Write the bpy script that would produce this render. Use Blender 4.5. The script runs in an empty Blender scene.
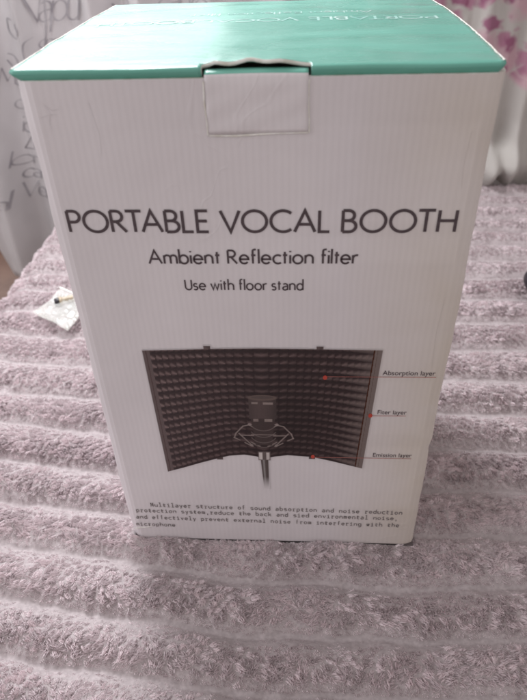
import bpy, math, random
import numpy as np
from mathutils import Matrix, Vector
random.seed(4); rng = np.random.default_rng(11)
sc = bpy.context.scene; COL = sc.collection
W, D, H = .33, .2955, .506          # carton size in metres

# ------------------------------------------------------------------ helpers
def mesh_obj(name, verts, faces, mat, parent=None, smooth=False):
    me = bpy.data.meshes.new(name); me.from_pydata([tuple(v) for v in verts], [], faces); me.update()
    for m in (mat if isinstance(mat, (list, tuple)) else [mat]): me.materials.append(m)
    if smooth: me.polygons.foreach_set('use_smooth', [True]*len(me.polygons))
    o = bpy.data.objects.new(name, me); COL.objects.link(o)
    if parent: o.parent = parent
    return o
def np_mesh(name, V, F, mat, parent=None, smooth=True):
    """V (n,3), F (m,k) arrays -> mesh object, fast"""
    me = bpy.data.meshes.new(name); k = F.shape[1]
    me.vertices.add(len(V)); me.vertices.foreach_set('co', V.astype(np.float32).ravel())
    me.loops.add(F.size); me.loops.foreach_set('vertex_index', F.astype(np.int32).ravel())
    me.polygons.add(len(F)); me.polygons.foreach_set('loop_start', np.arange(0, F.size, k, dtype=np.int32))
    me.polygons.foreach_set('loop_total', np.full(len(F), k, dtype=np.int32))
    me.polygons.foreach_set('use_smooth', np.full(len(F), smooth))
    me.update(calc_edges=True); me.materials.append(mat)
    o = bpy.data.objects.new(name, me); COL.objects.link(o)
    if parent: o.parent = parent
    return o
def grid_faces(nu, nv):
    i = np.arange(nu-1)[:, None]*nv + np.arange(nv-1)[None, :]
    return np.stack([i, i+nv, i+nv+1, i+1], -1).reshape(-1, 4)
def col_attr(o, name, rgba):
    a = o.data.color_attributes.new(name, 'FLOAT_COLOR', 'POINT')
    a.data.foreach_set('color', rgba.astype(np.float32).ravel())
def tag(o, label=None, cat=None, group=None, kind=None):
    for k, v in (('label', label), ('category', cat), ('group', group), ('kind', kind)):
        if v: o[k] = v
    return o
def empty(name, loc, label, cat):
    o = bpy.data.objects.new(name, None); COL.objects.link(o); o.location = loc; o.empty_display_size = .05
    return tag(o, label, cat)
def keep(parent, *obs):             # parent without moving (meshes are written in world space)
    for o in obs: o.parent = parent; o.matrix_parent_inverse = Matrix.Translation(-Vector(parent.location))
_lat = {}
def vnoise(x, y, seed=0):
    if seed not in _lat: _lat[seed] = np.random.default_rng(seed+100).random((256, 256))*2-1
    L = _lat[seed]; xi = np.floor(x).astype(int); yi = np.floor(y).astype(int)
    fx = x-xi; fy = y-yi; fx = fx*fx*(3-2*fx); fy = fy*fy*(3-2*fy)
    g = lambda a, b: L[(xi+a) & 255, (yi+b) & 255]
    return (g(0,0)*(1-fx)+g(1,0)*fx)*(1-fy)+(g(0,1)*(1-fx)+g(1,1)*fx)*fy
def fbm(x, y, seed=0, o=3):
    return sum(vnoise(x*2**k+k*17.3, y*2**k-k*9.1, seed+k)*.5**k for k in range(o))

# ------------------------------------------------------------------ materials
def new_mat(name, color, rough=.6, spec=.4):
    m = bpy.data.materials.new(name); m.use_nodes = True
    b = m.node_tree.nodes['Principled BSDF']
    b.inputs['Base Color'].default_value = (*color, 1); b.inputs['Roughness'].default_value = rough
    b.inputs['Specular IOR Level'].default_value = spec
    return m, m.node_tree, b
def N(nt, t, **kw):
    n = nt.nodes.new(t)
    for k, v in kw.items():
        if k in n.inputs: n.inputs[k].default_value = v
        else: setattr(n, k, v)
    return n
def noise_col(nt, b, c1, c2, scale, detail=4, vec=None, lo=.35, hi=.65):
    tc = N(nt, 'ShaderNodeTexCoord'); n = N(nt, 'ShaderNodeTexNoise', Scale=scale, Detail=detail)
    nt.links.new(vec or tc.outputs['Object'], n.inputs['Vector'])
    r = N(nt, 'ShaderNodeValToRGB'); e = r.color_ramp.elements
    e[0].position = lo; e[1].position = hi; e[0].color = (*c1, 1); e[1].color = (*c2, 1)
    nt.links.new(n.outputs['Fac'], r.inputs['Fac'])
    if b: nt.links.new(r.outputs['Color'], b.inputs['Base Color'])
    return r, n
def bump(nt, b, src, strength, dist=.001, prev=None):
    bp = N(nt, 'ShaderNodeBump', Strength=strength, Distance=dist)
    nt.links.new(src, bp.inputs['Height'])
    if prev: nt.links.new(prev.outputs['Normal'], bp.inputs['Normal'])
    nt.links.new(bp.outputs['Normal'], b.inputs['Normal']); return bp

CARTON = ((.60, .555, .57), (.665, .62, .635))
def carton_mat(name, ink=False):
    m, nt, b = new_mat(name, CARTON[1], .42, .35)
    tc = N(nt, 'ShaderNodeTexCoord')
    r, n = noise_col(nt, None, CARTON[0], CARTON[1], 7, 5, lo=.3, hi=.7)
    # yellowed strip of old paper by the right corner
    sp = N(nt, 'ShaderNodeSeparateXYZ'); nt.links.new(tc.outputs['Object'], sp.inputs[0])
    mr = N(nt, 'ShaderNodeMapRange'); nt.links.new(sp.outputs['X'], mr.inputs[0])
    mr.inputs[1].default_value = .23; mr.inputs[2].default_value = .33; mr.inputs[3].default_value = 0; mr.inputs[4].default_value = 1.15
    n2 = N(nt, 'ShaderNodeTexNoise', Scale=11., Detail=4.); nt.links.new(tc.outputs['Object'], n2.inputs['Vector'])
    mu = N(nt, 'ShaderNodeMath', operation='MULTIPLY'); nt.links.new(mr.outputs[0], mu.inputs[0]); nt.links.new(n2.outputs['Fac'], mu.inputs[1])
    mx = N(nt, 'ShaderNodeMixRGB'); mx.inputs['Color2'].default_value = (.52, .45, .36, 1)
    nt.links.new(mu.outputs[0], mx.inputs['Fac']); nt.links.new(r.outputs['Color'], mx.inputs['Color1'])
    # faint flutes of the corrugated board showing through the paper
    wv = N(nt, 'ShaderNodeTexWave', wave_type='BANDS', bands_direction='X'); wv.inputs['Scale'].default_value = 62; wv.inputs['Distortion'].default_value = 1.6
    wv.inputs['Detail'].default_value = 2; wv.inputs['Detail Scale'].default_value = .4
    nt.links.new(tc.outputs['Object'], wv.inputs['Vector'])
    m2 = N(nt, 'ShaderNodeMixRGB', blend_type='MULTIPLY'); m2.inputs['Fac'].default_value = .032
    nt.links.new(mx.outputs['Color'], m2.inputs['Color1']); nt.links.new(wv.outputs['Color'], m2.inputs['Color2'])
    out = m2.outputs['Color']
    if ink:
        at = N(nt, 'ShaderNodeAttribute', attribute_name='ink')
        m3 = N(nt, 'ShaderNodeMixRGB'); nt.links.new(at.outputs['Alpha'], m3.inputs['Fac'])
        nt.links.new(out, m3.inputs['Color1']); nt.links.new(at.outputs['Color'], m3.inputs['Color2']); out = m3.outputs['Color']
    nt.links.new(out, b.inputs['Base Color'])
    bp = bump(nt, b, wv.outputs['Fac'], .06, .0006)
    n3 = N(nt, 'ShaderNodeTexNoise', Scale=14., Detail=3.); nt.links.new(tc.outputs['Object'], n3.inputs['Vector'])
    bp = bump(nt, b, n3.outputs['Fac'], .30, .006, bp)
    # handling creases: thin ridges where a warped noise crosses its middle value
    n4 = N(nt, 'ShaderNodeTexNoise', Scale=8., Detail=2., Distortion=1.2); nt.links.new(tc.outputs['Object'], n4.inputs['Vector'])
    q1 = N(nt, 'ShaderNodeMath', operation='SUBTRACT'); nt.links.new(n4.outputs['Fac'], q1.inputs[0]); q1.inputs[1].default_value = .5
    q2 = N(nt, 'ShaderNodeMath', operation='ABSOLUTE'); nt.links.new(q1.outputs[0], q2.inputs[0])
    q3 = N(nt, 'ShaderNodeMapRange'); nt.links.new(q2.outputs[0], q3.inputs[0]); q3.inputs[1].default_value = 0; q3.inputs[2].default_value = .012; q3.inputs[3].default_value = 1; q3.inputs[4].default_value = 0
    n5 = N(nt, 'ShaderNodeTexNoise', Scale=5., Detail=1.); nt.links.new(tc.outputs['Object'], n5.inputs['Vector'])
    q4 = N(nt, 'ShaderNodeMapRange'); nt.links.new(n5.outputs['Fac'], q4.inputs[0]); q4.inputs[1].default_value = .54; q4.inputs[2].default_value = .66
    q5 = N(nt, 'ShaderNodeMath', operation='MULTIPLY'); nt.links.new(q3.outputs[0], q5.inputs[0]); nt.links.new(q4.outputs[0], q5.inputs[1])
    bump(nt, b, q5.outputs[0], .14, .0012, bp)
    return m
M_carton = carton_mat('white_carton'); M_picture = carton_mat('printed_picture_ink', True)
M_edge, nt, b = new_mat('paper_edge', (.72, .70, .66), .8, .2)
noise_col(nt, b, (.60, .56, .50), (.80, .78, .75), 120)
M_kraft, nt, b = new_mat('kraft_board', (.30, .24, .20), .9, .1)
noise_col(nt, b, (.24, .19, .16), (.36, .29, .24), 60)
M_ink, nt, b = new_mat('dark_ink', (.072, .052, .058), .5, .3); noise_col(nt, b, (.062, .045, .050), (.085, .062, .068), 300)
M_ink2, nt, b = new_mat('faded_typewriter_ink', (.19, .165, .165), .6, .2); noise_col(nt, b, (.14, .12, .12), (.30, .265, .26), 260)
M_red, nt, b = new_mat('red_ink', (.42, .055, .040), .5, .3); noise_col(nt, b, (.38, .05, .035), (.46, .07, .05), 200)
M_redline, nt, b = new_mat('red_line_ink', (.36, .13, .11), .5, .3); noise_col(nt, b, (.32, .11, .095), (.42, .17, .15), 200)
M_lidprint, nt, b = new_mat('pale_lid_print', (.42, .62, .58), .3, .4); noise_col(nt, b, (.24, .52, .46), (.52, .70, .66), 60)
def lid_mat():
    m, nt, b = new_mat('glossy_teal_print', (.12, .42, .34), .27, .4)
    r, n = noise_col(nt, b, (.115, .345, .275), (.150, .40, .325), 9, 5)
    tc = N(nt, 'ShaderNodeTexCoord')
    mp = N(nt, 'ShaderNodeMapping'); mp.inputs['Scale'].default_value = (1, 3.2, 1); nt.links.new(tc.outputs['Object'], mp.inputs[0])
    n1 = N(nt, 'ShaderNodeTexNoise', Scale=7., Detail=6., Distortion=.9); nt.links.new(mp.outputs[0], n1.inputs['Vector'])
    bp = bump(nt, b, n1.outputs['Fac'], .45, .006)
    n2 = N(nt, 'ShaderNodeTexNoise', Scale=700., Detail=2.); nt.links.new(tc.outputs['Object'], n2.inputs['Vector'])
    bump(nt, b, n2.outputs['Fac'], .12, .0004, bp)
    mr = N(nt, 'ShaderNodeMapRange'); nt.links.new(n1.outputs['Fac'], mr.inputs[0])
    mr.inputs[1].default_value=.3; mr.inputs[2].default_value=.7; mr.inputs[3].default_value=.17; mr.inputs[4].default_value=.44
    nt.links.new(mr.outputs[0], b.inputs['Roughness'])
    return m
M_lid = lid_mat()

# ------------------------------------------------------------------ stroke lettering
def arc(cx, cy, rx, ry, a0, a1, n=None):
    n = n or max(4, int(abs(a1-a0)/11))
    return [(cx+rx*math.cos(math.radians(a0+(a1-a0)*i/n)), cy+ry*math.sin(math.radians(a0+(a1-a0)*i/n))) for i in range(n+1)]
X = .64                              # x-height
def bowl(cx, r, a0=0, a1=360, ry=None): return arc(cx, X/2, r, ry or X/2, a0, a1)
G = {
 'P': (.52, [[(0,0),(0,1)], [(0,1),(.24,1)]+arc(.24,.74,.26,.26,90,-90)[1:]+[(0,.48)]]),
 'O': (1.0, [arc(.5,.5,.5,.5,90,450,34)]),
 'R': (.58, [[(0,0),(0,1)], [(0,1),(.22,1)]+arc(.22,.75,.25,.25,90,-90)[1:]+[(0,.5)], [(.20,.5),(.58,0)]]),
 'T': (.66, [[(0,1),(.66,1)], [(.33,1),(.33,0)]]),
 'A': (.84, [[(0,0),(.42,1),(.84,0)], [(.16,.36),(.68,.36)]]),
 'B': (.54, [[(0,0),(0,1)], [(0,1),(.22,1)]+arc(.22,.765,.235,.235,90,-90)[1:]+[(0,.53)], [(0,.53),(.26,.53)]+arc(.26,.265,.28,.265,90,-90)[1:]+[(0,0)]]),
 'L': (.42, [[(0,1),(0,0),(.42,0)]]),
 'E': (.46, [[(.46,1),(0,1),(0,0),(.46,0)], [(0,.52),(.42,.52)]]),
 'V': (.78, [[(0,1),(.39,0),(.78,1)]]),
 'C': (.80, [arc(.5,.5,.5,.5,48,312,26)]),
 'H': (.68, [[(0,0),(0,1)], [(.68,0),(.68,1)], [(0,.52),(.68,.52)]]),
 'U': (.60, [[(0,1),(0,.32)]+arc(.3,.3,.3,.3,180,360)+[(.6,1)]]),
 'M': (.84, [[(0,0),(.06,1),(.42,.2),(.78,1),(.84,0)]]),
 'N': (.70, [[(0,0),(0,1),(.70,0),(.70,1)]]),
 'Z': (.6, [[(0,1),(.6,1),(0,0),(.6,0)]]),
 'F': (.44, [[(.44,1),(0,1),(0,0)], [(0,.52),(.40,.52)]]),
 'a': (.46, [[(.04,.56)]+arc(.22,.42,.22,.22,125,0)+[(.44,0)], [(.44,.38),(.24,.36)]+arc(.2,.17,.2,.17,90,290)+[(.44,.10)]]),
 'b': (.56, [[(0,1.1),(0,0)], bowl(.28,.28)]),
 'c': (.44, [bowl(.30,.30,50,310)]),
 'd': (.56, [[(.56,1.1),(.56,0)], bowl(.28,.28)]),
 'e': (.56, [[(0,.33),(.56,.33)]+arc(.28,X/2,.28,X/2,2,322)]),
 'f': (.30, [[(.32,1.06)]+arc(.22,.92,.12,.14,80,180)+[(.10,0)], [(0,X),(.28,X)]]),
 'g': (.56, [bowl(.28,.28), [(.56,X),(.56,-.1)]+arc(.28,-.1,.28,.24,0,-150)]),
 'h': (.50, [[(0,1.1),(0,0)], [(0,.36)]+arc(.25,.39,.25,.25,180,0)+[(.5,0)]]),
 'i': (.0, [[(0,X),(0,0)], [(0,.86),(0,.96)]]),
 'k': (.44, [[(0,1.1),(0,0)], [(.40,X),(0,.26)], [(.14,.38),(.44,0)]]),
 'l': (.0, [[(0,1.1),(0,0)]]),
 'm': (.82, [[(0,X),(0,0)], [(0,.40)]+arc(.205,.435,.205,.205,180,0)+[(.41,0)], [(.41,.40)]+arc(.615,.435,.205,.205,180,0)+[(.82,0)]]),
 'n': (.48, [[(0,X),(0,0)], [(0,.38)]+arc(.24,.40,.24,.24,180,0)+[(.48,0)]]),
 'o': (.60, [bowl(.30,.30)]),
 'p': (.56, [[(0,X),(0,-.34)], bowl(.28,.28)]),
 'r': (.26, [[(0,X),(0,0)], [(0,.36)]+arc(.24,.38,.24,.25,180,70)]),
 's': (.36, [arc(.19,.47,.17,.16,35,250,14)+arc(.17,.17,.19,.17,75,-140,14)]),
 't': (.28, [[(.12,.88),(.12,0)], [(0,X),(.28,X)]]),
 'u': (.48, [[(0,X),(0,.26)]+arc(.24,.24,.24,.24,180,360), [(.48,X),(.48,0)]]),
 'v': (.50, [[(0,X),(.25,0),(.50,X)]]),
 'w': (.78, [[(0,X),(.2,0),(.39,X),(.58,0),(.78,X)]]),
 'y': (.50, [[(0,X),(.26,0)], [(.50,X),(.12,-.34)]]),
 'x': (.46, [[(0,X),(.46,0)], [(.46,X),(0,0)]]),
 ',': (.10, [[(.10,.12),(.0,-.26)]]),
}
MONO_X = {'i': [[(0,X),(.2,X),(.2,0)], [(0,0),(.4,0)], [(.2,.84),(.2,.96)]], 'l': [[(.02,1.05),(.2,1.05),(.2,0)], [(0,0),(.4,0)]],
          'r': [[(.0,X),(.12,X),(.12,0)], [(0,0),(.28,0)], [(.12,.4)]+arc(.32,.40,.2,.22,180,60)],
          't': [[(.14,.9),(.14,.12)]+arc(.28,.12,.14,.12,180,300), [(0,X),(.40,X)]]}
KERN = {'TA':-.20,'RT':-.12,'VO':-.06,'OT':-.08,'PO':-.04,'BO':.02,'OO':.02,'fi':-.02,'LE':.0,'te':-.05}
def ribbons(strokes, w, nib=None):
    """centre-line strokes -> list of (left, right) point rows, mitred"""
    out = []
    for s in strokes:
        P = np.array(s, float); closed = len(P) > 3 and np.hypot(*(P[0]-P[-1])) < 1e-6
        d = np.diff(P, axis=0); d /= np.maximum(np.hypot(d[:,0], d[:,1]), 1e-9)[:,None]
        n = np.stack([-d[:,1], d[:,0]], 1); nn = np.zeros_like(P)
        nn[0], nn[-1] = n[0], n[-1]
        if closed: n0 = n[0]+n[-1]; nn[0] = nn[-1] = n0/np.hypot(*n0)
        for i in range(1, len(P)-1):
            a = n[i-1]+n[i]; L = np.hypot(*a)
            nn[i] = n[i] if L < .35 else a/L/max(.45, L/2)
        if nib:                     # broad pen held at a fixed angle: thick down-strokes, hairline up-strokes
            v = np.array([math.cos(nib), math.sin(nib)]); nn = np.sign(nn@v+1e-6)[:, None]*v*.85+nn*.28
        out.append((P+nn*w/2, P-nn*w/2))
    return out
def text_mesh(name, text, fmap, mat, parent, cap, weight, width=None, gap=.17, space=.42, mono=None, shear=0, nib=None):
    """fmap(u, v, layer) -> world; u along the line in metres, v up from the baseline"""
    adv = []; x = 0
    if mono:
        for ch in text: adv.append(x); x += mono
        total = None
    else:
        for ch in text:
            adv.append(x)
            x += (space if ch == ' ' else G[ch][0] + gap); x += KERN.get(text[len(adv)-1:len(adv)+1], 0)
        total = x-gap
    V, F = [], []; sx = cap
    if width and not mono: sx = (width-weight)/total
    for k, ch in enumerate(text):
        if ch == ' ': continue
        wd, st = G[ch]
        if mono:
            st = MONO_X.get(ch, st); wd = .4 if ch in MONO_X else wd
            tw = mono*.80 if wd > .3 else mono*.80*max(wd, .05)/.42
            gx = (tw-weight)/max(wd, .06); gx = min(gx, cap*1.25); x0 = adv[k] + mono/2 - wd*gx/2
        else: gx = sx; x0 = adv[k]*sx+weight/2
        vh = cap-weight
        S = [[(x0+px*gx+shear*py*vh, weight/2+py*vh) for px, py in s] for s in st]
        for q, (a, b) in enumerate(ribbons(S, weight, nib)):
            base = len(V)
            for i in range(len(a)): V.append(fmap(a[i][0], a[i][1], q)); V.append(fmap(b[i][0], b[i][1], q))
            for i in range(len(a)-1): F.append((base+2*i, base+2*i+1, base+2*i+3, base+2*i+2))
    return mesh_obj(name, V, F, mat, parent)

# ------------------------------------------------------------------ CARTON
box = empty('cardboard_box', (W/2, D/2, 0), 'large white cardboard box with glossy teal lid standing upright on the ribbed bedspread', 'cardboard box')
def body():
    o_ = [(0,.015),(.0008,.0078),(.0028,.0052),(.0085,.0010),(.0125,0),(.317,0),(.3205,.0008),(.3265,.0042),(.3290,.0078),(.33,.014),(.33,D-.006),(.326,D),(.004,D),(0,D-.006)]
    i_ = [(.004,.014),(.005,.0075),(.008,.0045),(.0105,.0042),(.0125,.004),(.317,.004),(.319,.0045),(.3235,.007),(.3255,.009),(.326,.014),(.326,D-.008),(.3245,D-.004),(.0055,D-.004),(.004,D-.008)]
    n = len(o_); rows = 90; V = []; F = []
    for r in range(rows+1):
        z = H*r/rows
        for k, (x, y) in enumerate(o_):
            if k in (0,1,2,3): x += .0007*float(fbm(np.array([z*22.]), np.array([3.+k*.2]), 3)[0])*(1 if k < 3 else .4); y += .0006*float(fbm(np.array([z*30.]), np.array([9.]), 4)[0])*(k<3)
            if k in (6,7,8,9):
                x += .0013*float(fbm(np.array([z*26.]), np.array([5.+k*.15]), 5)[0]); y += .0009*float(fbm(np.array([z*26.]), np.array([7.+k*.3]), 6)[0])*(k != 6)
                if k in (7,8,9): x -= .0012*math.exp(-((z-.155)/.006)**2); 
            if z > H-.008 and k in (0,1,2,3): x += .0035*((z-H+.008)/.008)**2*(k<2); y += .001*(k<2)
            V.append((x, y, z))
    for r in range(rows):
        for k in range(n):
            a = r*n+k; b_ = r*n+(k+1) % n; F.append((a, b_, b_+n, a+n))
    top = rows*n; base = len(V)
    for x, y in i_: V.append((x, y, H))
    for x, y in i_: V.append((x, y, .004))
    for k in range(n):
        k2 = (k+1) % n
        F.append((top+k, top+k2, base+k2, base+k)); F.append((base+k, base+k2, base+n+k2, base+n+k))
    F.append(tuple(base+n+k for k in range(n))); F.append(tuple(reversed(range(n))))
    o = mesh_obj('carton_body', V, F, [M_carton, M_edge, M_kraft], None)
    nf = len(o.data.polygons)
    for idx, p in enumerate(o.data.polygons):
        if idx >= rows*n and idx < nf-2: p.material_index = 1 if (idx-rows*n) % 2 == 0 else 2
        if idx == nf-2: p.material_index = 2
    for i, p in enumerate(o.data.polygons):
        if i < rows*n: p.use_smooth = True
    o.data.set_sharp_from_angle(angle=math.radians(13)); return o
bd = body(); bd.parent = box; bd.matrix_parent_inverse = Matrix.Translation(-Vector(box.location))
LZ = .5128
TX0, TX1 = .1300, .2015
def lid_z(x, y):
    return LZ + .0016*math.sin(math.pi*min(max(x/.326,0),1))*math.sin(math.pi*min(max(y/D,0),1)) + .0005*float(fbm(np.array([x*16.]), np.array([y*22.]), 21)[0])*min(1, max(0, y*30))
def lid():
    xs = sorted(set([-.0005+.327*i/90 for i in range(91)]+[TX0-.0005, TX1+.0005])); xs = np.array(xs)
    ys = [D-.001-(D-.008)*i/60 for i in range(61)]        # back to front, ends at y = .007
    prof = [(.004, 0), (.0018, -.0005), (.0006, -.0016), (.0006, -.0032), (.0022, -.0062), (.0046, -.0085), (.0052, -.014)]
    V, F = [], []; nr = len(ys)+len(prof)
    for x in xs:
        e = 0.0
        for j, y in enumerate(ys):
            z = lid_z(x, y)
            s = (x-TX0)/(TX1-TX0)
            if 0 < s < 1: z += (.0026*math.sin(math.pi*s)+.0008*math.sin(s*19)+.0009*abs(math.sin(s*7.3+.6)))*math.exp(-(y-.007)/.012)*min(1, s*9, (1-s)*9)
            yy = y + (.0012*math.sin(s*15+1) if 0 < s < 1 and j == len(ys)-1 else 0)
            # the far right edge bows a little, corners soft
            xx = x
            if x > .31: xx += .0035*math.sin(math.pi*y/D)*(x-.31)/.016
            if x < .02: xx += -.0025*math.sin(math.pi*y/D)*(.02-x)/.02
            V.append((xx, yy, z))
        for j, (y, dz) in enumerate(prof):
            xx = x; k = max(0, -dz-.0016)
            if x < .012: xx = x + (.012-x)/.0125*min(.007, k*1.15)
            if x > .314: xx = x - (x-.314)/.0125*min(.003, k*.6)
            V.append((xx, y, LZ+dz+.0003*math.sin(x*60)))
    for i in range(len(xs)-1):
        mid = (xs[i]+xs[i+1])/2; inside = TX0-.0005 < mid < TX1+.0005
        for j in range(nr-1):
            if inside and j >= len(ys)-1: continue
            a = i*nr+j; F.append((a, a+1, a+nr+1, a+nr))
    o = mesh_obj('box_lid', V, F, [M_lid, M_edge], None, True)
    md = o.modifiers.new('thickness', 'SOLIDIFY'); md.thickness = .0024; md.offset = -1; md.material_offset_rim = 1; md.use_even_offset = False
    return o
ld = lid(); keep(box, ld)
ld['label'] = 'glossy teal lid with pale reversed lettering'
def worn_edge(side):                # bare white board showing along the lid's worn side edges
    V, F = [], []; n = 90
    for i in range(n+1):
        y = .004+(D-.006)*i/n; bow = .0035*math.sin(math.pi*y/D) if side > 0 else -.0025*math.sin(math.pi*y/D)
        xe = (.3265 if side > 0 else -.0005)+bow; wv = .0006+.0008*abs(float(fbm(np.array([i*.35]), np.array([side*3.+5]), 91)[0])); z = lid_z(min(max(xe, 0), .3265), y)
        for dx, dz in ((.0003*side, -.0014), (.0003*side, .0002), (-.5*wv*side, .0004), (-wv*side, .0001)): V.append((xe+dx, y, z+dz))
    for i in range(n):
        for q in range(3): a = i*4+q; F.append((a, a+1, a+5, a+4))
    o = mesh_obj('worn_edge', V, F, M_edge, ld, True)
worn_edge(1); worn_edge(-1)
def locking_tab():                  # glued-down locking tab with its folded teal ledge
    V, F = [], []; n = 28
    prof = [(.0085, .0040), (.0050, .0040), (.0022, .0034), (.0002, .0022), (-.0008, .0002)]
    zs = [H-.006-(H-.006-.4695)*i/10 for i in range(11)]
    rows = len(prof)+len(zs)
    for i in range(n+1):
        s = i/n; x = TX0+.0012+(TX1-TX0-.0024)*s
        for y, dz in prof: V.append((x, y, H+dz+.0005*math.sin(s*3.1)))
        for k, z in enumerate(zs):
            t = k/(len(zs)-1)
            V.append((x+.0008*t*(s-.5), -.0010+.0002*math.sin(s*9+k)+.0003*(t > .95), z + (.0012*s-.0003 if k == len(zs)-1 else 0)))
    for i in range(n):
        for j in range(rows-1): a = i*rows+j; F.append((a, a+1, a+rows+1, a+rows))
    o = mesh_obj('locking_tab', V, F, [M_carton, M_lid], None, True)
    for i, p in enumerate(o.data.polygons):
        if i % (rows-1) < len(prof)-2: p.material_index = 1
    md = o.modifiers.new('thickness', 'SOLIDIFY'); md.thickness = .0008; md.offset = -1
    return o
tb = locking_tab(); keep(box, tb); tb['label'] = 'white scored locking tab with teal folded top'
# scored crease lines pressed around the tab
def score(pts, w, y=-.0012, mat=None, name='crease'):
    V, F = [], []
    for a, b_ in ribbons([pts], w):
        for i in range(len(a)): V += [(a[i][0], y+.0008, a[i][1]), ((a[i][0]+b_[i][0])/2, y, (a[i][1]+b_[i][1])/2), (b_[i][0], y+.0008, b_[i][1])]
        for i in range(len(a)-1):
            for q in (0, 1): F.append((3*i+q, 3*i+q+1, 3*i+q+4, 3*i+q+3))
    o = mesh_obj(name, V, F, mat or M_edge, None, True); keep(box, o); return o
score([(.1305,.5045),(.1300,.492),(.1307,.480),(.1308,.4688)], .0013)
score([(.2008,.5045),(.2004,.492),(.2010,.480),(.2012,.4700)], .0013)
score([(.1316,.4686),(.150,.4681),(.165,.4689),(.18,.4697),(.2004,.4699)], .0014)
score([(.0065,.0165),(.013,.0185),(.021,.0195),(.027,.0212)], .0010, y=-.0006)

for pts in ([(.0165,.4930),(.0205,.4880),(.0225,.4830)], [(.0140,.4820),(.0190,.4838),(.0262,.4846)], [(.0195,.4905),(.0235,.4868),(.0290,.4882)], [(.0215,.4845),(.0195,.4785),(.0202,.4745)],
            [(.050,.492),(.0535,.470),(.0520,.455)], [(.3120,.4700),(.3105,.4450),(.3118,.4290)], [(.2985,.3630),(.3070,.3650),(.3165,.3642)], [(.3145,.335),(.3125,.300),(.3140,.262)]):
    score(pts, .0014, y=-.0002, mat=M_carton)
FR = lambda x0, z0, slope=0., tilt=0.: (lambda u, v, q: (x0+u+tilt*v, -.0004-.00006*q, z0+v+slope*u))
def T(name, *a, **k):
    o = text_mesh(name, *a, **k); keep(box, o); return o
t = T('printed_title', 'PORTABLE VOCAL BOOTH', FR(.0148, .3940, -.0028), M_ink, None, .0198, .0024, width=.2985, gap=.175, space=.36); t['label'] = 'dark capital lettering reading PORTABLE VOCAL BOOTH'
t = T('printed_subtitle', 'Ambient Reflection filter', FR(.0736, .3662, .0004), M_ink, None, .0134, .00165, width=.1678, gap=.19, space=.36); t['label'] = 'dark lettering reading Ambient Reflection filter'
t = T('printed_caption', 'Use with floor stand', FR(.1008, .3418, .0), M_ink, None, .0106, .00125, width=.0982, gap=.20, space=.36); t['label'] = 'small dark lettering reading Use with floor stand'
lines = [(.0306-.0003, .0572, 'Multilayer structure of sound absorption and noise reduction'), (.0125, .0472, 'protection system,reduce the back and sied environmental noise,'),
         (.0105, .0352, 'and effectively prevent external noise from interfering with the'), (.0085, .0222, 'microphone')]
for x0, z0, s in lines:
    o = T('printed_text_line', s, FR(x0, z0, -.0135), M_ink2, None, .0074, .00095, mono=.00468); o['label'] = 'typewriter lettering reading ' + s.replace(',', ', ')
def inter_text(name, s, x0, z0, size, wide):
    cu = bpy.data.curves.new(name, 'FONT'); cu.body = s; cu.size = size; tmp = bpy.data.objects.new(name, cu)
    COL.objects.link(tmp); bpy.context.view_layer.update()
    me = bpy.data.meshes.new_from_object(tmp.evaluated_get(bpy.context.evaluated_depsgraph_get()))
    bpy.data.objects.remove(tmp)
    xs = [v.co.x for v in me.vertices]; k = wide/(max(xs)-min(xs)); m0 = min(xs)
    for v in me.vertices: v.co = (x0+(v.co.x-m0)*k, -.0005, z0+v.co.y)
    me.materials.clear(); me.materials.append(M_ink); o = bpy.data.objects.new(name, me); COL.objects.link(o); keep(box, o); return o
for s, x0, z0, w_, (lx0, lx1, lz), dot in (('Absorption layer', .2712, .2528, .0470, (.2215, .3192, .2503), (.2196, .2495)),
        ('Fiter layer', .2708, .2045, .0272, (.2650, .2978, .2022), (.2642, .2029)), ('Emission layer', .2712, .1457, .0385, (.2120, .3096, .1434), (.2107, .1446))):
    o = inter_text('printed_callout', s, x0, z0, .0076, w_); o['label'] = 'small dark lettering reading ' + s
    ln = mesh_obj('callout_line', [(lx0, -.0009, lz), (lx1, -.0009, lz+.0004), (lx1, -.0009, lz+.0010), (lx0, -.0009, lz+.0006)], [(0,1,2,3)], M_redline, o)
    n = 20; dm = mesh_obj('callout_dot', [(dot[0]+.0020*math.cos(i*2*math.pi/n), -.0010, dot[1]+.0026*math.sin(i*2*math.pi/n)) for i in range(n)], [tuple(range(n))], M_red, o)

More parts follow.
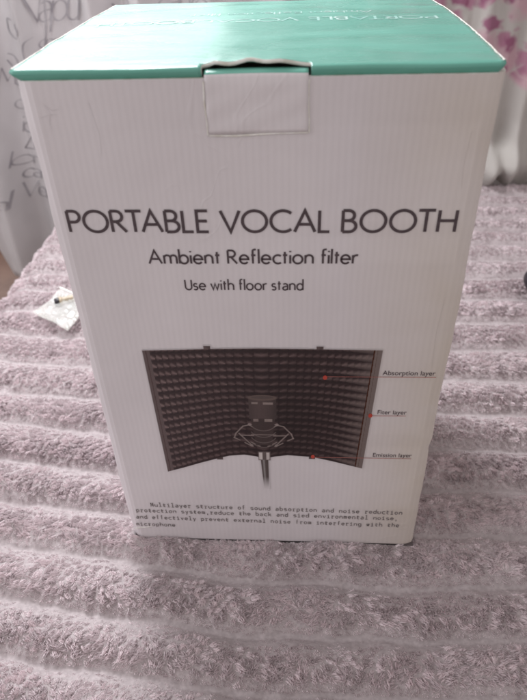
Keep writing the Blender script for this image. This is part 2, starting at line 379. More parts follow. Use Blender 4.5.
# printed photograph of the curved foam shield and microphone (flat ink on the carton)
def picture():
    x0, x1, z0, z1 = .050, .274, .088, .288
    nu, nv = 620, 555
    xs = np.linspace(x0, x1, nu)[:, None]+np.zeros((1, nv)); zs = np.linspace(z0, z1, nv)[None, :]+np.zeros((nu, 1))
    px = .00036
    sm = lambda d: np.clip(.5-d/(2*px), 0, 1)      # coverage from a signed distance
    lerp = lambda a, b, t: a*(1-t[..., None])+np.array(b)*t[..., None]
    topz = np.interp(xs, [.0547, .09, .1138, .16, .2141, .24, .2692], [.2788, .2800, .2812, .2822, .2818, .2815, .2812])
    botz = np.interp(xs, [.058, .075, .095, .1152, .125, .1405, .152, .1618, .172, .185, .2099, .23, .2455, .2616], [.1170, .1235, .1320, .1398, .1432, .1452, .1432, .1400, .1432, .1456, .1436, .1380, .1330, .1278])
    v = (zs-botz)/(topz-botz)
    lx = .0547+(.0580-.0547)*(1-v); rx = .2692-(.2692-.2616)*(1-v)
    u = (xs-lx)/(rx-lx)
    inside = np.minimum.reduce([zs-botz, topz-zs, xs-lx, rx-xs])
    A = sm(-inside)
    for nx, nz in ((.1138, .2826), (.2141, .2828), (.1152, .1392), (.2099, .1426)):      # clips on the rim
        A = np.maximum(A, sm(np.maximum(np.abs(xs-nx)-.0032, np.abs(zs-nz)-.0019)))
    base = np.array([.044, .0235, .0240]); C = np.zeros(xs.shape+(3,))+base
    # foam pyramids: rows x columns of wedges, seen side-on towards both ends
    rows = 16.5; cols = 31
    uu = np.sign(u-.5)*np.abs(2*(u-.5))**1.22*.5+.5
    r = v*rows; c = uu*cols
    fr = r-np.floor(r); fc = c-np.floor(c)
    side = np.clip((u-.5)*2, -1, 1)
    apex = .5+.34*side                                                    # where the tip leans
    ramp = np.where(fc < apex, fc/apex, (1-fc)/(1-apex)); q = np.where(u < .5, fc, 1-fc); tooth = np.clip(1-np.abs(fr-.70+.30*q)/(.04+.30*(1-q)), 0, 1)*np.clip(.25+q, 0, 1)*(q < .86)
    body_ = np.clip(1-np.abs(fr-.55)/(.12+.36*np.clip(ramp, 0, 1)), 0, 1)
    up = np.clip((fr-.5)*3, 0, 1)*body_
    face = np.clip(ramp, 0, 1)*body_
    jit = vnoise(np.floor(c)*1.7+.3, np.floor(r)*2.3+.7, 31)*.5+.5
    amb = .45+.75*np.abs(side)**1.3*(side < 0)+.25*v+.30*(np.abs(side)**3)
    C = lerp(C, [.22, .155, .15], np.clip(up*(.4+.5*jit)*amb, 0, 1))
    C = lerp(C, [.018, .010, .011], np.clip((1-body_)*.75, 0, 1)*(.9-.35*(side < 0)*np.abs(side)))
    C = lerp(C, [.13, .085, .082], np.clip(face*.22*amb, 0, 1)); C = lerp(C, [.21, .145, .14], np.clip(tooth**.7*1.0*amb*(.35+.75*jit), 0, .85))
    C = lerp(C, [.014, .008, .009], np.clip(1-np.abs(fr-.12-.10*q)/(.05+.16*q), 0, 1)*.75)
    # long pale wedges by the right edge
    wl = np.clip((u-.80)/.15, 0, 1); wedge = np.clip(1-np.abs(fr-.5)/(.04+.46*wl), 0, 1)**.6*(u > .80)*wl
    C = lerp(C, [.19, .145, .135], np.clip(wedge*.85, 0, 1)*.9)
    C = C*(1-.42*np.exp(-((u-.62)/.22)**2)*np.exp(-((v-.35)/.5)**2))[..., None]
    # frame strips
    fl = (xs-lx < .0066); fr_ = (rx-xs < .0078)
    C = np.where(fl[..., None], np.array([.115, .082, .080])+(((xs-lx) > .0028) & ((xs-lx) < .0036))[..., None]*-.045, C)
    C = np.where(fr_[..., None], np.array([.175, .135, .125])-((rx-xs) > .0066)[..., None]*.13-(((rx-xs) > .0040) & ((rx-xs) < .0046))[..., None]*.05, C)
    edge = np.clip(1-inside/.0011, 0, 1)*(~(fl | fr_)); C = lerp(C, [.11, .08, .078], edge*.55)
    def put(dist, col, a=1.):
        nonlocal C, A
        m = sm(dist)*a; C = lerp(C, col, m); A = np.maximum(A, m)
    def cap_(xa, za, xb, zb, w):
        t = np.clip(((xs-xa)*(xb-xa)+(zs-za)*(zb-za))/((xb-xa)**2+(zb-za)**2+1e-12), 0, 1)
        return np.hypot(xs-xa-t*(xb-xa), zs-za-t*(zb-za))-w/2
    rect = lambda xa, xb, za, zb: np.maximum(np.abs(xs-(xa+xb)/2)-(xb-xa)/2, np.abs(zs-(za+zb)/2)-(zb-za)/2)
    mc = .1613
    # arms of the shock mount behind
    for s in (-1, 1):
        for a_, b_ in (((.010,.189),(.020,.186)), ((.020,.186),(.0275,.176)), ((.0275,.176),(.0295,.1695)), ((.0295,.170),(.024,.1665)), ((.006,.173),(.0225,.1735)), ((.014,.188),(.004,.180)), ((.0245,.176),(.011,.158)), ((.012,.158),(.019,.163)), ((.004,.158),(.013,.164))):
            put(cap_(mc+s*a_[0], a_[1], mc+s*b_[0], b_[1], .0013), [.27, .215, .20], .85)
        put(np.hypot(xs-mc-s*.0135, zs-.1885)-.0017, [.30, .24, .23], .8); put(np.hypot(xs-mc-s*.0125, zs-.1595)-.0016, [.26, .21, .20], .8)
    # microphone head, grille, body
    head = rect(mc-.0133, mc+.0133, .196, .2235); shade = np.clip(1-np.abs((xs-mc+.002)/.0135)**2, 0, 1)
    m = sm(head); C = C*(1-m[..., None])+m[..., None]*(np.array([.045,.030,.029])+shade[..., None]*np.array([.035,.024,.023])+((np.sin(xs*9000)*np.sin(zs*7000)) > 0)[..., None]*.010)
    cp = ((xs-mc)/.0138)**2+((zs-.2235)/.0036)**2-1; put(cp*.003, [.12, .085, .075]); put((((xs-mc)/.0105)**2+((zs-.2240)/.0019)**2-1)*.003, [.09, .065, .06])
    put(rect(mc-.0105, mc-.0045, .2155, .2180), [.30, .24, .22], .7); put(rect(mc+.0005, mc+.0100, .2150, .2178), [.34, .27, .25], .7)
    tz = np.clip((.196-zs)/.034, 0, 1); bw = .0118-.0035*tz
    put(np.maximum(np.abs(xs-mc)-bw, np.abs(zs-.178)-.0185), [.050, .034, .033])
    put(rect(mc-.0095, mc-.0045, .1925, .1960), [.25, .19, .18], .8); put(rect(mc+.0015, mc+.0090, .1925, .1960), [.30, .24, .22], .8)
    for z_ in (.1835, .1745, .1665, .1600): put(np.abs(np.hypot((xs-mc)/1.0, (zs-z_-.010)*1.0)-.0135)-.0005 + np.where(zs > z_+.004, 1, 0), [.21, .165, .155], .6)
    put(rect(mc-.0125, mc+.0125, .1738, .1752), [.22, .17, .16], .7)
    # chrome joint and pole fading out downwards
    put(rect(mc-.0062, mc+.0062, .1375, .1505), [.13, .10, .095]); put(rect(mc-.0055, mc-.0020, .1385, .1490), [.62, .56, .54]); put(rect(mc+.0020, mc+.0052, .1385, .1490), [.55, .49, .47])
    fade = np.clip((zs-.092)/.020, 0, 1); cx = mc+.0012*np.clip((.138-zs)/.045, 0, 1)
    pw = .0040-.0012*np.clip((.138-zs)/.045, 0, 1); m = sm(np.maximum(np.abs(xs-cx)-pw, zs-.1380))*fade
    hl = np.exp(-((xs-cx+.0009)/.0010)**2); C = C*(1-m[..., None])+m[..., None]*(np.array([.085,.065,.060])+hl[..., None]*.20)
    A = np.maximum(A*(zs > .1) , m)
    C = C*(1+.06*rng.standard_normal(xs.shape))[..., None]
    # printed ink never gets fully black
    C = C*.86+.004*np.array([1.5, 1, 1])
    V = np.stack([xs, np.full_like(xs, -.0006), zs], -1).reshape(-1, 3); F = grid_faces(nu, nv)
    keepf = (A.reshape(-1)[F].max(1) > .01); F = F[keepf]
    used = np.zeros(len(V), bool); used[F.ravel()] = True; re = np.cumsum(used)-1
    o = np_mesh('printed_picture', V[used], re[F], M_picture, None, False)
    col_attr(o, 'ink', np.concatenate([C.reshape(-1, 3), A.reshape(-1, 1)], 1)[used]); keep(box, o)
    o['label'] = 'printed photo of a curved dark foam shield behind a studio microphone'
picture()
# pale lettering on the lid, facing the other way
LY = .178
LM = lambda u0, y0: (lambda u, v, q: (lambda x, y: (x, y, lid_z(x, y)+.00016+.00003*q))(W-u0-u, y0-v))
t = text_mesh('lid_title', 'PORTABLE VOCAL BOOTH', LM(.0175, LY), M_lidprint, ld, .0170, .0023, width=.2985, gap=.175, space=.30); t['label'] = 'pale upside-down lettering on the teal lid'
text_mesh('lid_subtitle', 'Ambient Reflection filter', LM(.0700, LY+.034), M_lidprint, ld, .0125, .00135, width=.1678, gap=.19, space=.36)

# ------------------------------------------------------------------ BEDSPREAD
SEAM = np.array([-.80,-.735,-.67,-.61,-.55,-.49,-.43,-.37,-.31,-.268,-.215,-.162,-.104,-.045,.020,.090,.163,.235,.312,.390,.470,.550,.622,.692,.760,.828,.895,.962,1.03,1.10,1.17])
def rib_t(s, y):
    warp = np.where(s < .16, .030*np.clip((.16-s)/.31, 0, 3)**1.35, 0)*np.clip(1-(y-.0)/.9, .25, 1)
    warp = warp - .010*np.clip((s-.30)/.4, 0, 2)*np.clip(1-np.abs(y-.25)/.4, 0, 1)
    yy = y-warp+.0045*fbm(s*6+3, y*7, 41)+.0022*fbm(s*22, y*20, 42)
    return np.interp(yy, SEAM, np.arange(len(SEAM)))
def prof(t):                        # 0 at the seam (front side of each rib), crest about 0.42, long back slope
    f = t-np.floor(t)
    return np.where(f < .06, 0, np.where(f < .40, ((f-.06)/.34)**.75, (1-((f-.40)/.60)**2.1)))
S0, RB = -.345, .06
def frame(s, y):
    """sheet position and normal without relief; the left side rolls over the bed's edge"""
    a = np.clip((S0-s)/RB, 0, math.pi/2*.97); extra = np.maximum(0, S0-s-RB*math.pi/2*.97)
    x = np.where(s >= S0, s, S0-RB*np.sin(a)-extra*math.cos(math.pi/2*.97))
    z = np.where(s >= S0, 0, -RB*(1-np.cos(a))-extra*math.sin(math.pi/2*.97))
    nx = -np.sin(a); nz = np.cos(a); return x, z, nx, nz
def relief(s, y):
    t = rib_t(s, y)
    d = np.hypot(np.maximum(0, np.abs(s-W/2)-W/2), np.maximum(0, np.abs(y-D/2)-D/2))
    h = .0045*np.exp(-(d/.014)**2)*(d > 0) - .0150+.0130*prof(t)*(1+.25*fbm(s*9, y*9, 43)) + .0016*fbm(s*60, y*60, 44) + .006*fbm(s*2.2+8, y*2.2, 45, 2)*np.clip(np.hypot(s-.165, y-.15)/.5-.4, 0, 1)
    return h, t
def surf(s, y):
    h, t = relief(s, y); x, z, nx, nz = frame(s, y); return x+nx*h, z+nz*h, nx, nz, t
spread = empty('bedspread', (.3, .3, 0), 'mauve grey fluffy ribbed plush bedspread covering the whole bed under the box', 'bedspread')
ns, ny = 560, 1000
s_ = np.linspace(-.68, 1.35, ns)[:, None]+np.zeros((1, ny)); y_ = np.linspace(-.62, 1.10, ny)[None, :]+np.zeros((ns, 1))
x_, z_, _, _, t_ = surf(s_, y_)
M_cloth, nt, b = new_mat('plush_backing', (.40, .345, .355), .95, .1)
noise_col(nt, b, (.36, .315, .32), (.45, .395, .40), 260, 5)
o = np_mesh('cover_cloth', np.stack([x_, y_, z_], -1).reshape(-1, 3), grid_faces(ns, ny), M_cloth); keep(spread, o)

def pile():
    pts = []
    def scatter(n, sa, sb, ya, yb, wid): pts.append(np.stack([rng.uniform(sa, sb, n), rng.uniform(ya, yb, n), np.full(n, wid)], 1))
    scatter(380000, -.32, .56, -.27, .16, .00078)
    scatter(190000, -.50, 0.02, .12, .60, .0011)
    scatter(150000, .32, .85, .12, .60, .0011)
    scatter(70000, -.50, -.1, .60, 1.09, .0016)
    scatter(110000, .40, 1.15, .60, 1.09, .0016)
    scatter(60000, -.67, 1.2, -.6, 1.0, .0018)
    P = np.concatenate(pts); s, y, w = P.T
    x, z, nx, nz, t = surf(s, y)
    ok = ~((x > .001) & (x < W-.001) & (y > .002) & (y < D-.002)); s, y, w, x, z, nx, nz, t = [a[ok] for a in (s, y, w, x, z, nx, nz, t)]
    f = t-np.floor(t); n = len(s)
    L = np.where(f < .095, .0006, np.where(f < .22, .0024, np.where(f < .62, .0062, np.where(f < .86, .0046, .0024))))
    L = L*rng.uniform(.55, 1.1, n)*(1+.25*fbm(s*45, y*45, 51))
    far = np.clip(w/.0011, 1, 1.5); L = L/far**.8
    # tufts: every blade bends towards the tip of its nearest tuft
    cs = .0070; cx = np.floor(s/cs); cy = np.floor(y/cs); best = np.full(n, 9.); tx = np.zeros(n); ty = np.zeros(n); cid = np.zeros(n)
    h1 = lambda a, b_, k: np.modf(np.abs(np.sin(a*127.1+b_*311.7+k*74.7)*43758.5453))[0]
    for dx in (-1, 0, 1):
        for dy in (-1, 0, 1):
            gx, gy = cx+dx, cy+dy; qx = (gx+h1(gx, gy, 1))*cs; qy = (gy+h1(gx, gy, 2))*cs
            d = np.hypot(s-qx, y-qy); m = d < best; best = np.where(m, d, best); tx = np.where(m, qx, tx); ty = np.where(m, qy, ty); cid = np.where(m, h1(gx, gy, 3), cid)
    ang = 3.1*fbm(tx*14, ty*14, 52)+5*(cid-.5)*.55
    lean = .55+.5*cid
    dx = np.sin(ang)*lean*.75+(tx-s)*85+rng.normal(0, .17, n)
    dy = -np.cos(ang)*lean*.55-.35+(ty-y)*85+rng.normal(0, .16, n)
    dz = .62+.35*h1(tx*900, ty*700, 4)+np.abs(rng.normal(0, .10, n))
    dn = np.sqrt(dx**2+dy**2+dz**2); dx, dy, dz = dx/dn, dy/dn, dz/dn
    # to world: tangent (nz,0,-nx), y, normal (nx,0,nz)
    wx = dx*nz+dz*nx; wy = dy; wz = -dx*nx+dz*nz
    D1 = np.stack([wx, wy, wz], 1); R0 = np.stack([x, y, z-.0008], 1)
    curl = np.stack([D1[:, 0]*.5, D1[:, 1]*.5-.12, -np.abs(rng.normal(.10, .12, n))], 1)
    side = np.cross(D1, np.stack([rng.normal(0, .4, n), rng.normal(-.55, .3, n), rng.normal(.75, .3, n)], 1)); side /= np.linalg.norm(side, axis=1)[:, None]+1e-9
    hw = (w*rng.uniform(.7, 1.25, n)*.5)[:, None]*side; Lc = L[:, None]
    p1 = R0+D1*Lc*.55; p2 = p1+(D1+curl)*Lc*.50
    V = np.stack([R0-hw, R0+hw, p1+hw*.9, p1-hw*.9, p2+hw*.35, p2-hw*.35], 1).reshape(-1, 3)
    i = np.arange(n)[:, None]*6; F = np.concatenate([i+np.array([[0,1,2,3]]), i+np.array([[3,2,4,5]])], 0)
    o = np_mesh('plush_pile', V, F, M_pile, None, True)
    c = .86+.22*cid+rng.normal(0, .05, n); wm = .5+.5*fbm(tx*5, ty*5, 53)
    rgba = np.stack([c, c*(.985+.0*wm), c*(.99+.0*wm), np.ones(n)], 1)
    rgba = np.repeat(rgba[:, None, :], 6, 1); rgba[:, :2, :3] *= .93; col_attr(o, 'tint', rgba.reshape(-1, 4))
    o['kind'] = 'stuff'; keep(spread, o)
M_pile = bpy.data.materials.new('plush_fibre'); M_pile.use_nodes = True; nt = M_pile.node_tree; nt.nodes.clear()
at = N(nt, 'ShaderNodeAttribute', attribute_name='tint'); rgb = N(nt, 'ShaderNodeMixRGB', blend_type='MULTIPLY'); rgb.inputs['Fac'].default_value = 1; rgb.inputs['Color2'].default_value = (.78, .70, .715, 1)
nt.links.new(at.outputs['Color'], rgb.inputs['Color1'])
df = N(nt, 'ShaderNodeBsdfDiffuse'); tr = N(nt, 'ShaderNodeBsdfTranslucent'); gl = N(nt, 'ShaderNodeBsdfGlossy', Roughness=.45); gl.inputs['Color'].default_value = (.9, .88, .9, 1)
mx = N(nt, 'ShaderNodeMixShader'); mx.inputs[0].default_value = .38; m2 = N(nt, 'ShaderNodeMixShader'); m2.inputs[0].default_value = .035; out = N(nt, 'ShaderNodeOutputMaterial')
for q in (df, tr): nt.links.new(rgb.outputs['Color'], q.inputs['Color'])
nt.links.new(df.outputs[0], mx.inputs[1]); nt.links.new(tr.outputs[0], mx.inputs[2]); nt.links.new(mx.outputs[0], m2.inputs[1]); nt.links.new(gl.outputs[0], m2.inputs[2]); nt.links.new(m2.outputs[0], out.inputs['Surface'])
pile()

# ------------------------------------------------------------------ SMALL THINGS ON THE BED
def packet():
    A = np.array([-.287,.462]); B = np.array([-.207,.412]); Cc = np.array([-.262,.548]); U = B-A; Vv = Cc-A
    n = 44; a = np.linspace(0, 1, n)[:, None]+np.zeros((1, n)); b_ = np.linspace(0, 1, n)[None, :]+np.zeros((n, 1))
    px = A[0]+U[0]*a+Vv[0]*b_; py = A[1]+U[1]*a+Vv[1]*b_
    edge = np.minimum.reduce([a, 1-a, b_, 1-b_]); puff = np.clip(edge*6, 0, 1)**.6
    out = []
    for s in (1, -1):
        cr = np.abs(fbm(a*5+s*7, b_*5+2, 61+s))*.006+np.abs(fbm(a*13, b_*12+s, 64+s))*.0024
        z = .0075+s*puff*(.0022+cr*.55)+.003*fbm(a*2, b_*2, 66)
        out.append(np.stack([px, py, z], -1).reshape(-1, 3))
    F = grid_faces(n, n); V = np.concatenate(out); F = np.concatenate([F, F[:, ::-1]+n*n])
    m = bpy.data.materials.new('clear_crinkled_plastic'); m.use_nodes = True; b2 = m.node_tree.nodes['Principled BSDF']
    b2.inputs['Base Color'].default_value = (.92, .93, .92, 1); b2.inputs['Roughness'].default_value = .16; b2.inputs['Alpha'].default_value = .36; b2.inputs['Specular IOR Level'].default_value = .9
    noise_col(m.node_tree, b2, (.62, .62, .57), (.90, .90, .87), 55)
    o = np_mesh('plastic_packet', V, F, m); tag(o, 'small clear crinkled plastic packet lying on the bedspread left of the box', 'plastic packet')
    s = mesh_obj('seal_strip', [(*(A+Vv*.93), .0135), (*(A+U+Vv*.93), .0135), (*(A+U+Vv*.97), .0132), (*(A+Vv*.97), .0132)], [(0,1,2,3)], M_edge, o)
packet()
def lathe(prof_, n=28):
    V = []; F = []
    for r, z in prof_:
        for k in range(n): V.append((r*math.cos(2*math.pi*k/n), r*math.sin(2*math.pi*k/n), z))
    for j in range(len(prof_)-1):
        for k in range(n): F.append((j*n+k, j*n+(k+1) % n, (j+1)*n+(k+1) % n, (j+1)*n+k))
    F.append(tuple(reversed(range(n)))); F.append(tuple((len(prof_)-1)*n+k for k in range(n))); return V, F
M_brass, nt, b = new_mat('tan_metal', (.42, .34, .24), .4, .5); noise_col(nt, b, (.36, .29, .20), (.50, .41, .30), 80)
M_dark, nt, b = new_mat('dark_plastic', (.018, .015, .020), .35, .5); noise_col(nt, b, (.014, .012, .016), (.026, .022, .028), 50)
ad = empty('thread_adapter', (-.238, .505, .009), 'tiny tan threaded adapter with dark end inside the clear packet', 'adapter')
V, F = lathe([(.0062,-.013),(.0068,-.012)]+[(.0068 if i % 2 else .0060, -.011+i*.0014) for i in range(14)]+[(.0085,.0085),(.0085,.012),(.0078,.0128)])
a1 = mesh_obj('threaded_barrel', V, F, M_brass, ad, True); V, F = lathe([(.0070,.0125),(.0072,.014),(.0072,.020),(.0062,.0215)]); a2 = mesh_obj('dark_cap', V, F, M_dark, ad, True)
ad.rotation_euler = (math.radians(90), 0, math.radians(-62))
# small black rounded thing at the right border
def gadget():
    g = empty('black_gadget', (.6480, .538, .002), 'small black rounded plastic object lying on the bedspread at the right edge of the photo', 'gadget')
    n, k = 40, 14
    V, F = [], []
    for j in range(k+1):
        ph = math.pi*j/k-math.pi/2
        for i in range(n):
            a = 2*math.pi*i/n; sg = lambda v, p: math.copysign(abs(v)**p, v)
            V.append((.035*sg(math.cos(a), .7)*max(1e-3, math.cos(ph))**.6, .052*sg(math.sin(a), .8)*max(1e-3, math.cos(ph))**.6, .019+.020*sg(math.sin(ph), .8)))
    for j in range(k):
        for i in range(n): F.append((j*n+i, j*n+(i+1) % n, (j+1)*n+(i+1) % n, (j+1)*n+i))
    mesh_obj('shell', V, F, M_dark, g, True)
    Vs, Fs = [], []
    for q in range(2):
        for i in range(n):
            a = 2*math.pi*i/n; sg = lambda v, p: math.copysign(abs(v)**p, v); Vs.append((.0356*sg(math.cos(a), .7), .0526*sg(math.sin(a), .8), .0185+q*.0012))
    for i in range(n): Fs.append((i, (i+1) % n, n+(i+1) % n, n+i))
    mesh_obj('seam_band', Vs, Fs, M_dark, g, True); g.rotation_euler = (0, 0, math.radians(14))
gadget()

# ------------------------------------------------------------------ CURTAINS
def curtain_mat(name, floral=False):
    m = bpy.data.materials.new(name); m.use_nodes = True; nt = m.node_tree; b = nt.nodes['Principled BSDF']
    b.inputs['Roughness'].default_value = .75; b.inputs['Specular IOR Level'].default_value = .25
    b.inputs['Sheen Weight'].default_value = .15
    base = ((.60, .575, .58), (.68, .655, .66)) if not floral else ((.56, .53, .50), (.64, .61, .58))
    r, n = noise_col(nt, None, *base, 5, 3); last = r.outputs['Color']; tc = N(nt, 'ShaderNodeTexCoord')
    if floral:
        # broad pale pink washes, then petals in two pinks
        nz = N(nt, 'ShaderNodeTexNoise', Scale=7., Detail=2.); nt.links.new(tc.outputs['UV'], nz.inputs['Vector'])
        sp = N(nt, 'ShaderNodeSeparateXYZ'); nt.links.new(tc.outputs['UV'], sp.inputs[0])
        # blossom branches run in a band across the cloth
        mr = N(nt, 'ShaderNodeMapRange'); nt.links.new(sp.outputs['Y'], mr.inputs[0]); mr.inputs[1].default_value = .16; mr.inputs[2].default_value = .30; mr.inputs[3].default_value = 0; mr.inputs[4].default_value = .34
        m0 = N(nt, 'ShaderNodeMath', operation='MULTIPLY_ADD'); nt.links.new(sp.outputs['X'], m0.inputs[0]); m0.inputs[1].default_value = 13.5; m0.inputs[2].default_value = -13.5*.575
        m9 = N(nt, 'ShaderNodeMath', operation='COSINE'); nt.links.new(m0.outputs[0], m9.inputs[0])
        m8 = N(nt, 'ShaderNodeMath', operation='MULTIPLY_ADD'); nt.links.new(m9.outputs[0], m8.inputs[0]); m8.inputs[1].default_value = .16; nt.links.new(mr.outputs[0], m8.inputs[2])
        ad_ = N(nt, 'ShaderNodeMath', operation='ADD'); nt.links.new(nz.outputs['Fac'], ad_.inputs[0]); nt.links.new(m8.outputs[0], ad_.inputs[1])
        for sc_, c_, lo_, hi_, th in ((14., (.66, .45, .50), .36, .50, .66), (24., (.50, .24, .34), .26, .38, .71), (19., (.36, .12, .22), .22, .30, .75)):
            dn = N(nt, 'ShaderNodeTexNoise', Scale=30., Detail=2.); nt.links.new(tc.outputs['UV'], dn.inputs['Vector'])
            mxv = N(nt, 'ShaderNodeMixRGB'); mxv.inputs['Fac'].default_value = .04; nt.links.new(tc.outputs['UV'], mxv.inputs['Color1']); nt.links.new(dn.outputs['Color'], mxv.inputs['Color2'])
            vo = N(nt, 'ShaderNodeTexVoronoi', Scale=sc_); nt.links.new(mxv.outputs[0], vo.inputs['Vector'])
            m1 = N(nt, 'ShaderNodeMapRange'); nt.links.new(vo.outputs['Distance'], m1.inputs[0]); m1.inputs[1].default_value = hi_+.12; m1.inputs[2].default_value = lo_+.05; m1.inputs[3].default_value = 0; m1.inputs[4].default_value = 1
            g = N(nt, 'ShaderNodeMapRange'); nt.links.new(ad_.outputs[0], g.inputs[0]); g.inputs[1].default_value = th-.07; g.inputs[2].default_value = th; g.inputs[3].default_value = 0; g.inputs[4].default_value = .9
            mu = N(nt, 'ShaderNodeMath', operation='MULTIPLY'); nt.links.new(m1.outputs[0], mu.inputs[0]); nt.links.new(g.outputs[0], mu.inputs[1])
            mm = N(nt, 'ShaderNodeMixRGB'); mm.inputs['Color2'].default_value = (*c_, 1); nt.links.new(mu.outputs[0], mm.inputs['Fac']); nt.links.new(last, mm.inputs['Color1']); last = mm.outputs['Color']
    nt.links.new(last, b.inputs['Base Color'])
    wv = N(nt, 'ShaderNodeTexNoise', Scale=900.); nt.links.new(tc.outputs['Object'], wv.inputs['Vector']); bump(nt, b, wv.outputs['Fac'], .15, .0005)
    tl = N(nt, 'ShaderNodeBsdfTranslucent'); nt.links.new(last, tl.inputs['Color']); ms = N(nt, 'ShaderNodeMixShader'); ms.inputs[0].default_value = .35
    nt.links.new(b.outputs[0], ms.inputs[1]); nt.links.new(tl.outputs[0], ms.inputs[2]); nt.links.new(ms.outputs[0], nt.nodes['Material Output'].inputs['Surface'])
    return m
YC = 1.15
FOLDS = [(-.905,.03,.03),(-.80,.025,.035),(-.70,.030,.030),(-.635,.045,.026),(-.55,-.045,.04),(-.468,.050,.020),(-.36,-.02,.045),(-.30,.035,.020),(-.245,-.050,.024),(-.18,.045,.022),(-.10,-.03,.03),(-.02,.035,.025),(.07,-.03,.03),(.15,.03,.03)]
def curt_y(x, z):
    y = np.zeros_like(x); xx = x-.02*np.sin(z*2.4)*.6
    for c, a, w in FOLDS: y = y-a*np.exp(-((xx-c-.02*(.3-z)*np.sign(a))/w)**2)
    return YC+y+.004*fbm(x*14, z*3, 71)
def script_curtain():
    nx, nz = 420, 90
    x = np.linspace(-1.25, .30, nx)[:, None]+np.zeros((1, nz)); z = np.linspace(-.30, 1.75, nz)[None, :]+np.zeros((nx, 1))
    hem = np.where(x < -.67, -.30+.17*np.clip((-.67-x)/.03, 0, 1), -.30)+.008*np.sin(x*31); z = hem+(z+.30)*(1.75-hem)/2.05
    V = np.stack([x, curt_y(x, z), z], -1).reshape(-1, 3)
    o = np_mesh('script_curtain', V, grid_faces(nx, nz), curtain_mat('pale_grey_curtain_cloth'))
    tag(o, 'pale grey curtain printed with dark handwriting, hanging behind the left side of the bed', 'curtain')
    o.modifiers.new('thickness', 'SOLIDIFY').thickness = .0012
    Mi, nt, b = new_mat('grey_script_ink', (.20, .18, .20), .8, .1); noise_col(nt, b, (.29, .27, .29), (.42, .40, .42), 30)
    def W_(s, x0, z0, cap, width, wt=.0045, slope=0., shear=.32):
        def f(u, v, q):
            n_ = 1; xx = x0+u; zz = z0+v+slope*u
            return (xx, float(curt_y(np.array([xx]), np.array([zz]))[0])-.0022-.0002*q, zz)
        t = text_mesh('printed_script', s, f, Mi, o, cap, wt, width=width, gap=.02, shear=shear, nib=.35); return t
    def swash(pts, w=.004):
        P = []                                      # Catmull-Rom through the points
        for i in range(len(pts)-1):
            p0, p1, p2, p3 = [np.array(pts[min(max(k, 0), len(pts)-1)]) for k in (i-1, i, i+1, i+2)]
            for k in range(8):
                t = k/8; P.append(tuple(.5*((2*p1)+(-p0+p2)*t+(2*p0-5*p1+4*p2-p3)*t*t+(-p0+3*p1-3*p2+p3)*t**3)))
        P.append(tuple(pts[-1])); V, F = [], []
        for a, b_ in ribbons([P], w, .35):
            for i in range(len(a)):
                for q in (a[i], b_[i]): V.append((q[0], float(curt_y(np.array([q[0]]), np.array([q[1]]))[0])-.0028, q[1]))
        for i in range(len(P)-1): F.append((2*i, 2*i+1, 2*i+3, 2*i+2))
        return mesh_obj('printed_flourish', V, F, Mi, o)
    W_('Napul', -.468, .372, .070, .135, .0042)
    W_('comm', -.437, .318, .030, .085, .0028)
    W_('uor', -.300, .318, .032, .060, .0028)
    swash([(-.466,.430),(-.480,.395),(-.462,.362),(-.486,.340),(-.513,.352),(-.510,.380),(-.494,.378)])
    swash([(-.402,.420),(-.412,.360),(-.428,.310),(-.445,.290),(-.460,.305),(-.455,.335),(-.440,.345)], .0034)
    swash([(-.25,.405),(-.235,.385),(-.212,.388),(-.205,.405),(-.215,.418)], .0032)
    W_('idal', -.555, .105, .046, .075, .0042); W_('Zea', -.560, .062, .050, .085, .0042); W_('lor', -.600, .020, .040, .080, .0038)
    W_('cam', -.585, -.020, .042, .105, .0046); W_('Ver', -.600, -.075, .050, .090, .0046); W_('all', -.665, -.085, .045, .050, .0040)
    W_('Mare', -.580, .225, .045, .100, .0038); W_('cosi', -.56, .165, .040, .09, .0038)
    swash([(-.545,.285),(-.525,.262),(-.505,.272),(-.515,.295),(-.54,.30)], .0036)
    W_('luna', -.20, .47, .05, .12, .004); W_('canto', -.14, .39, .04, .12, .0036); W_('sole', .02, .42, .05, .12, .004)
    W_('luna', -.90, .30, .05, .12, .004); W_('Vita', -.86, .12, .05, .12, .004); W_('core', -.5, .55, .06, .14, .004); W_('Mare', -.88, .60, .06, .16, .004)
script_curtain()
def blossom_curtain():
    nx, nz = 420, 200
    a = np.linspace(0, 1, nx)[:, None]+np.zeros((1, nz)); b_ = np.linspace(0, 1, nz)[None, :]+np.zeros((nx, 1))
    z = -.008+1.75*b_**1.35; x = .34+1.15*a
    low = np.exp(-np.clip(z, 0, 9)/.07)
    y = YC-.045-.014*np.sin(a*62+1.4*np.sin(a*17))*(.5+.8*low)-.012*np.sin(a*131+2)*np.exp(-z/.25)-.050*np.exp(-((z-.040)/.042)**2)*(1+.5*np.sin(a*47))+.012*fbm(a*30, z*9, 81)*(.3+low)
    z = z+.006*np.sin(a*62)*low+.005*np.sin(a*150)*low
    o = np_mesh('blossom_curtain', np.stack([x, y, z], -1).reshape(-1, 3), grid_faces(nx, nz), curtain_mat('blossom_curtain_cloth', True))
    uv = o.data.uv_layers.new(name='UVMap'); U = np.stack([x.ravel(), z.ravel()], 1)
    li = np.zeros(len(o.data.loops), np.int32); o.data.loops.foreach_get('vertex_index', li); uv.data.foreach_set('uv', U[li].astype(np.float32).ravel())
    tag(o, 'ivory curtain with pink blossom print, its gathered hem touching the back of the bed', 'curtain')
    o.modifiers.new('thickness', 'SOLIDIFY').thickness = .0015
blossom_curtain()

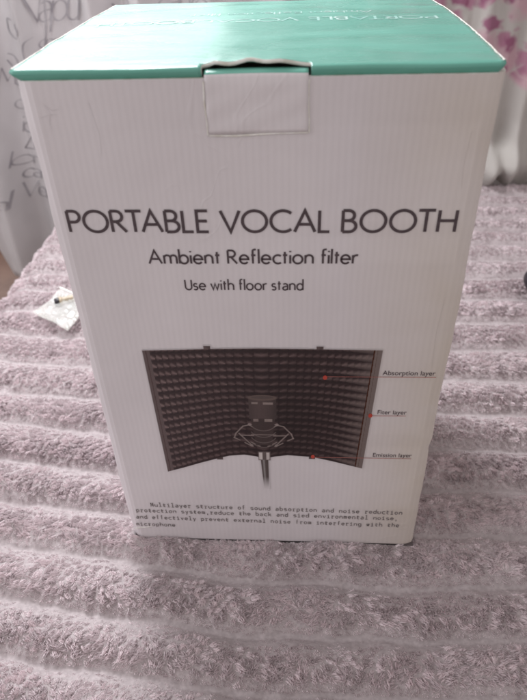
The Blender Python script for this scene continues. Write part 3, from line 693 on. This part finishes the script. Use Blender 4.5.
# ------------------------------------------------------------------ ROOM SHELL BEHIND
Mw, nt, b = new_mat('plaster', (.42, .39, .38), .9, .2); noise_col(nt, b, (.39, .36, .35), (.45, .42, .41), 4)
w_ = mesh_obj('wall', [(-3,1.5,-.36),(3.5,1.5,-.36),(3.5,1.5,2.4),(-3,1.5,2.4)], [(0,1,2,3)], Mw); w_['kind'] = 'structure'
Mf, nt, b = new_mat('brown_floor', (.12, .065, .045), .5, .4); noise_col(nt, b, (.10, .052, .036), (.16, .09, .062), 12)
f_ = mesh_obj('floor', [(-3,-2.5,-.36),(3.5,-2.5,-.36),(3.5,1.5,-.36),(-3,1.5,-.36)], [(0,1,2,3)], Mf); f_['kind'] = 'structure'

# ------------------------------------------------------------------ LIGHT
def area(name, loc, target, sx, sy, power, color):
    l = bpy.data.lights.new(name, 'AREA'); l.shape = 'RECTANGLE'; l.size = sx; l.size_y = sy; l.energy = power; l.color = color
    o = bpy.data.objects.new(name, l); COL.objects.link(o); o.location = loc
    o.rotation_euler = (Vector(target)-Vector(loc)).to_track_quat('-Z', 'Y').to_euler(); return o
area('window_light', (-.34, 1.05, 1.34), (-.10, 0, .25), .60, .62, 44, (.95, .97, 1.0))
area('window_light_low', (-.52, 1.05, .76), (-.45, 0, .70), 1.10, .34, 2.2, (.95, .97, 1.0))
area('window_behind_curtain', (-.62, 1.44, .45), (-.55, 0, .30), 1.3, 1.3, 12, (.97, .97, 1.0))
area('side_window_light', (-1.7, -.25, 1.0), (0, .1, .15), 1.1, 1.0, 14, (.93, .95, 1.0))
wd = bpy.data.worlds.new('World'); sc.world = wd; wd.use_nodes = True
bg = wd.node_tree.nodes['Background']; bg.inputs['Color'].default_value = (1, .945, .935, 1); bg.inputs['Strength'].default_value = .73

# ------------------------------------------------------------------ CAMERA
cam = bpy.data.cameras.new('camera'); co = bpy.data.objects.new('camera', cam); COL.objects.link(co); sc.camera = co
R = Matrix(((0.99828709,-0.00839831,0.05789948),(0.05114329,0.60587137,-0.79391703),(-0.02841207,0.79551829,0.60526309)))
co.matrix_world = Matrix.Translation((.1951,-.4238,.6030)) @ R.to_4x4()
cam.sensor_fit = 'HORIZONTAL'; cam.sensor_width = 36; cam.lens = 36*601.3/527; cam.clip_start = .01; cam.clip_end = 50
cam.dof.use_dof = True; cam.dof.focus_distance = .60; cam.dof.aperture_fstop = 10
sc.view_settings.view_transform = 'Standard'; sc.view_settings.look = 'None'; sc.view_settings.gamma = 1; sc.view_settings.exposure = 0
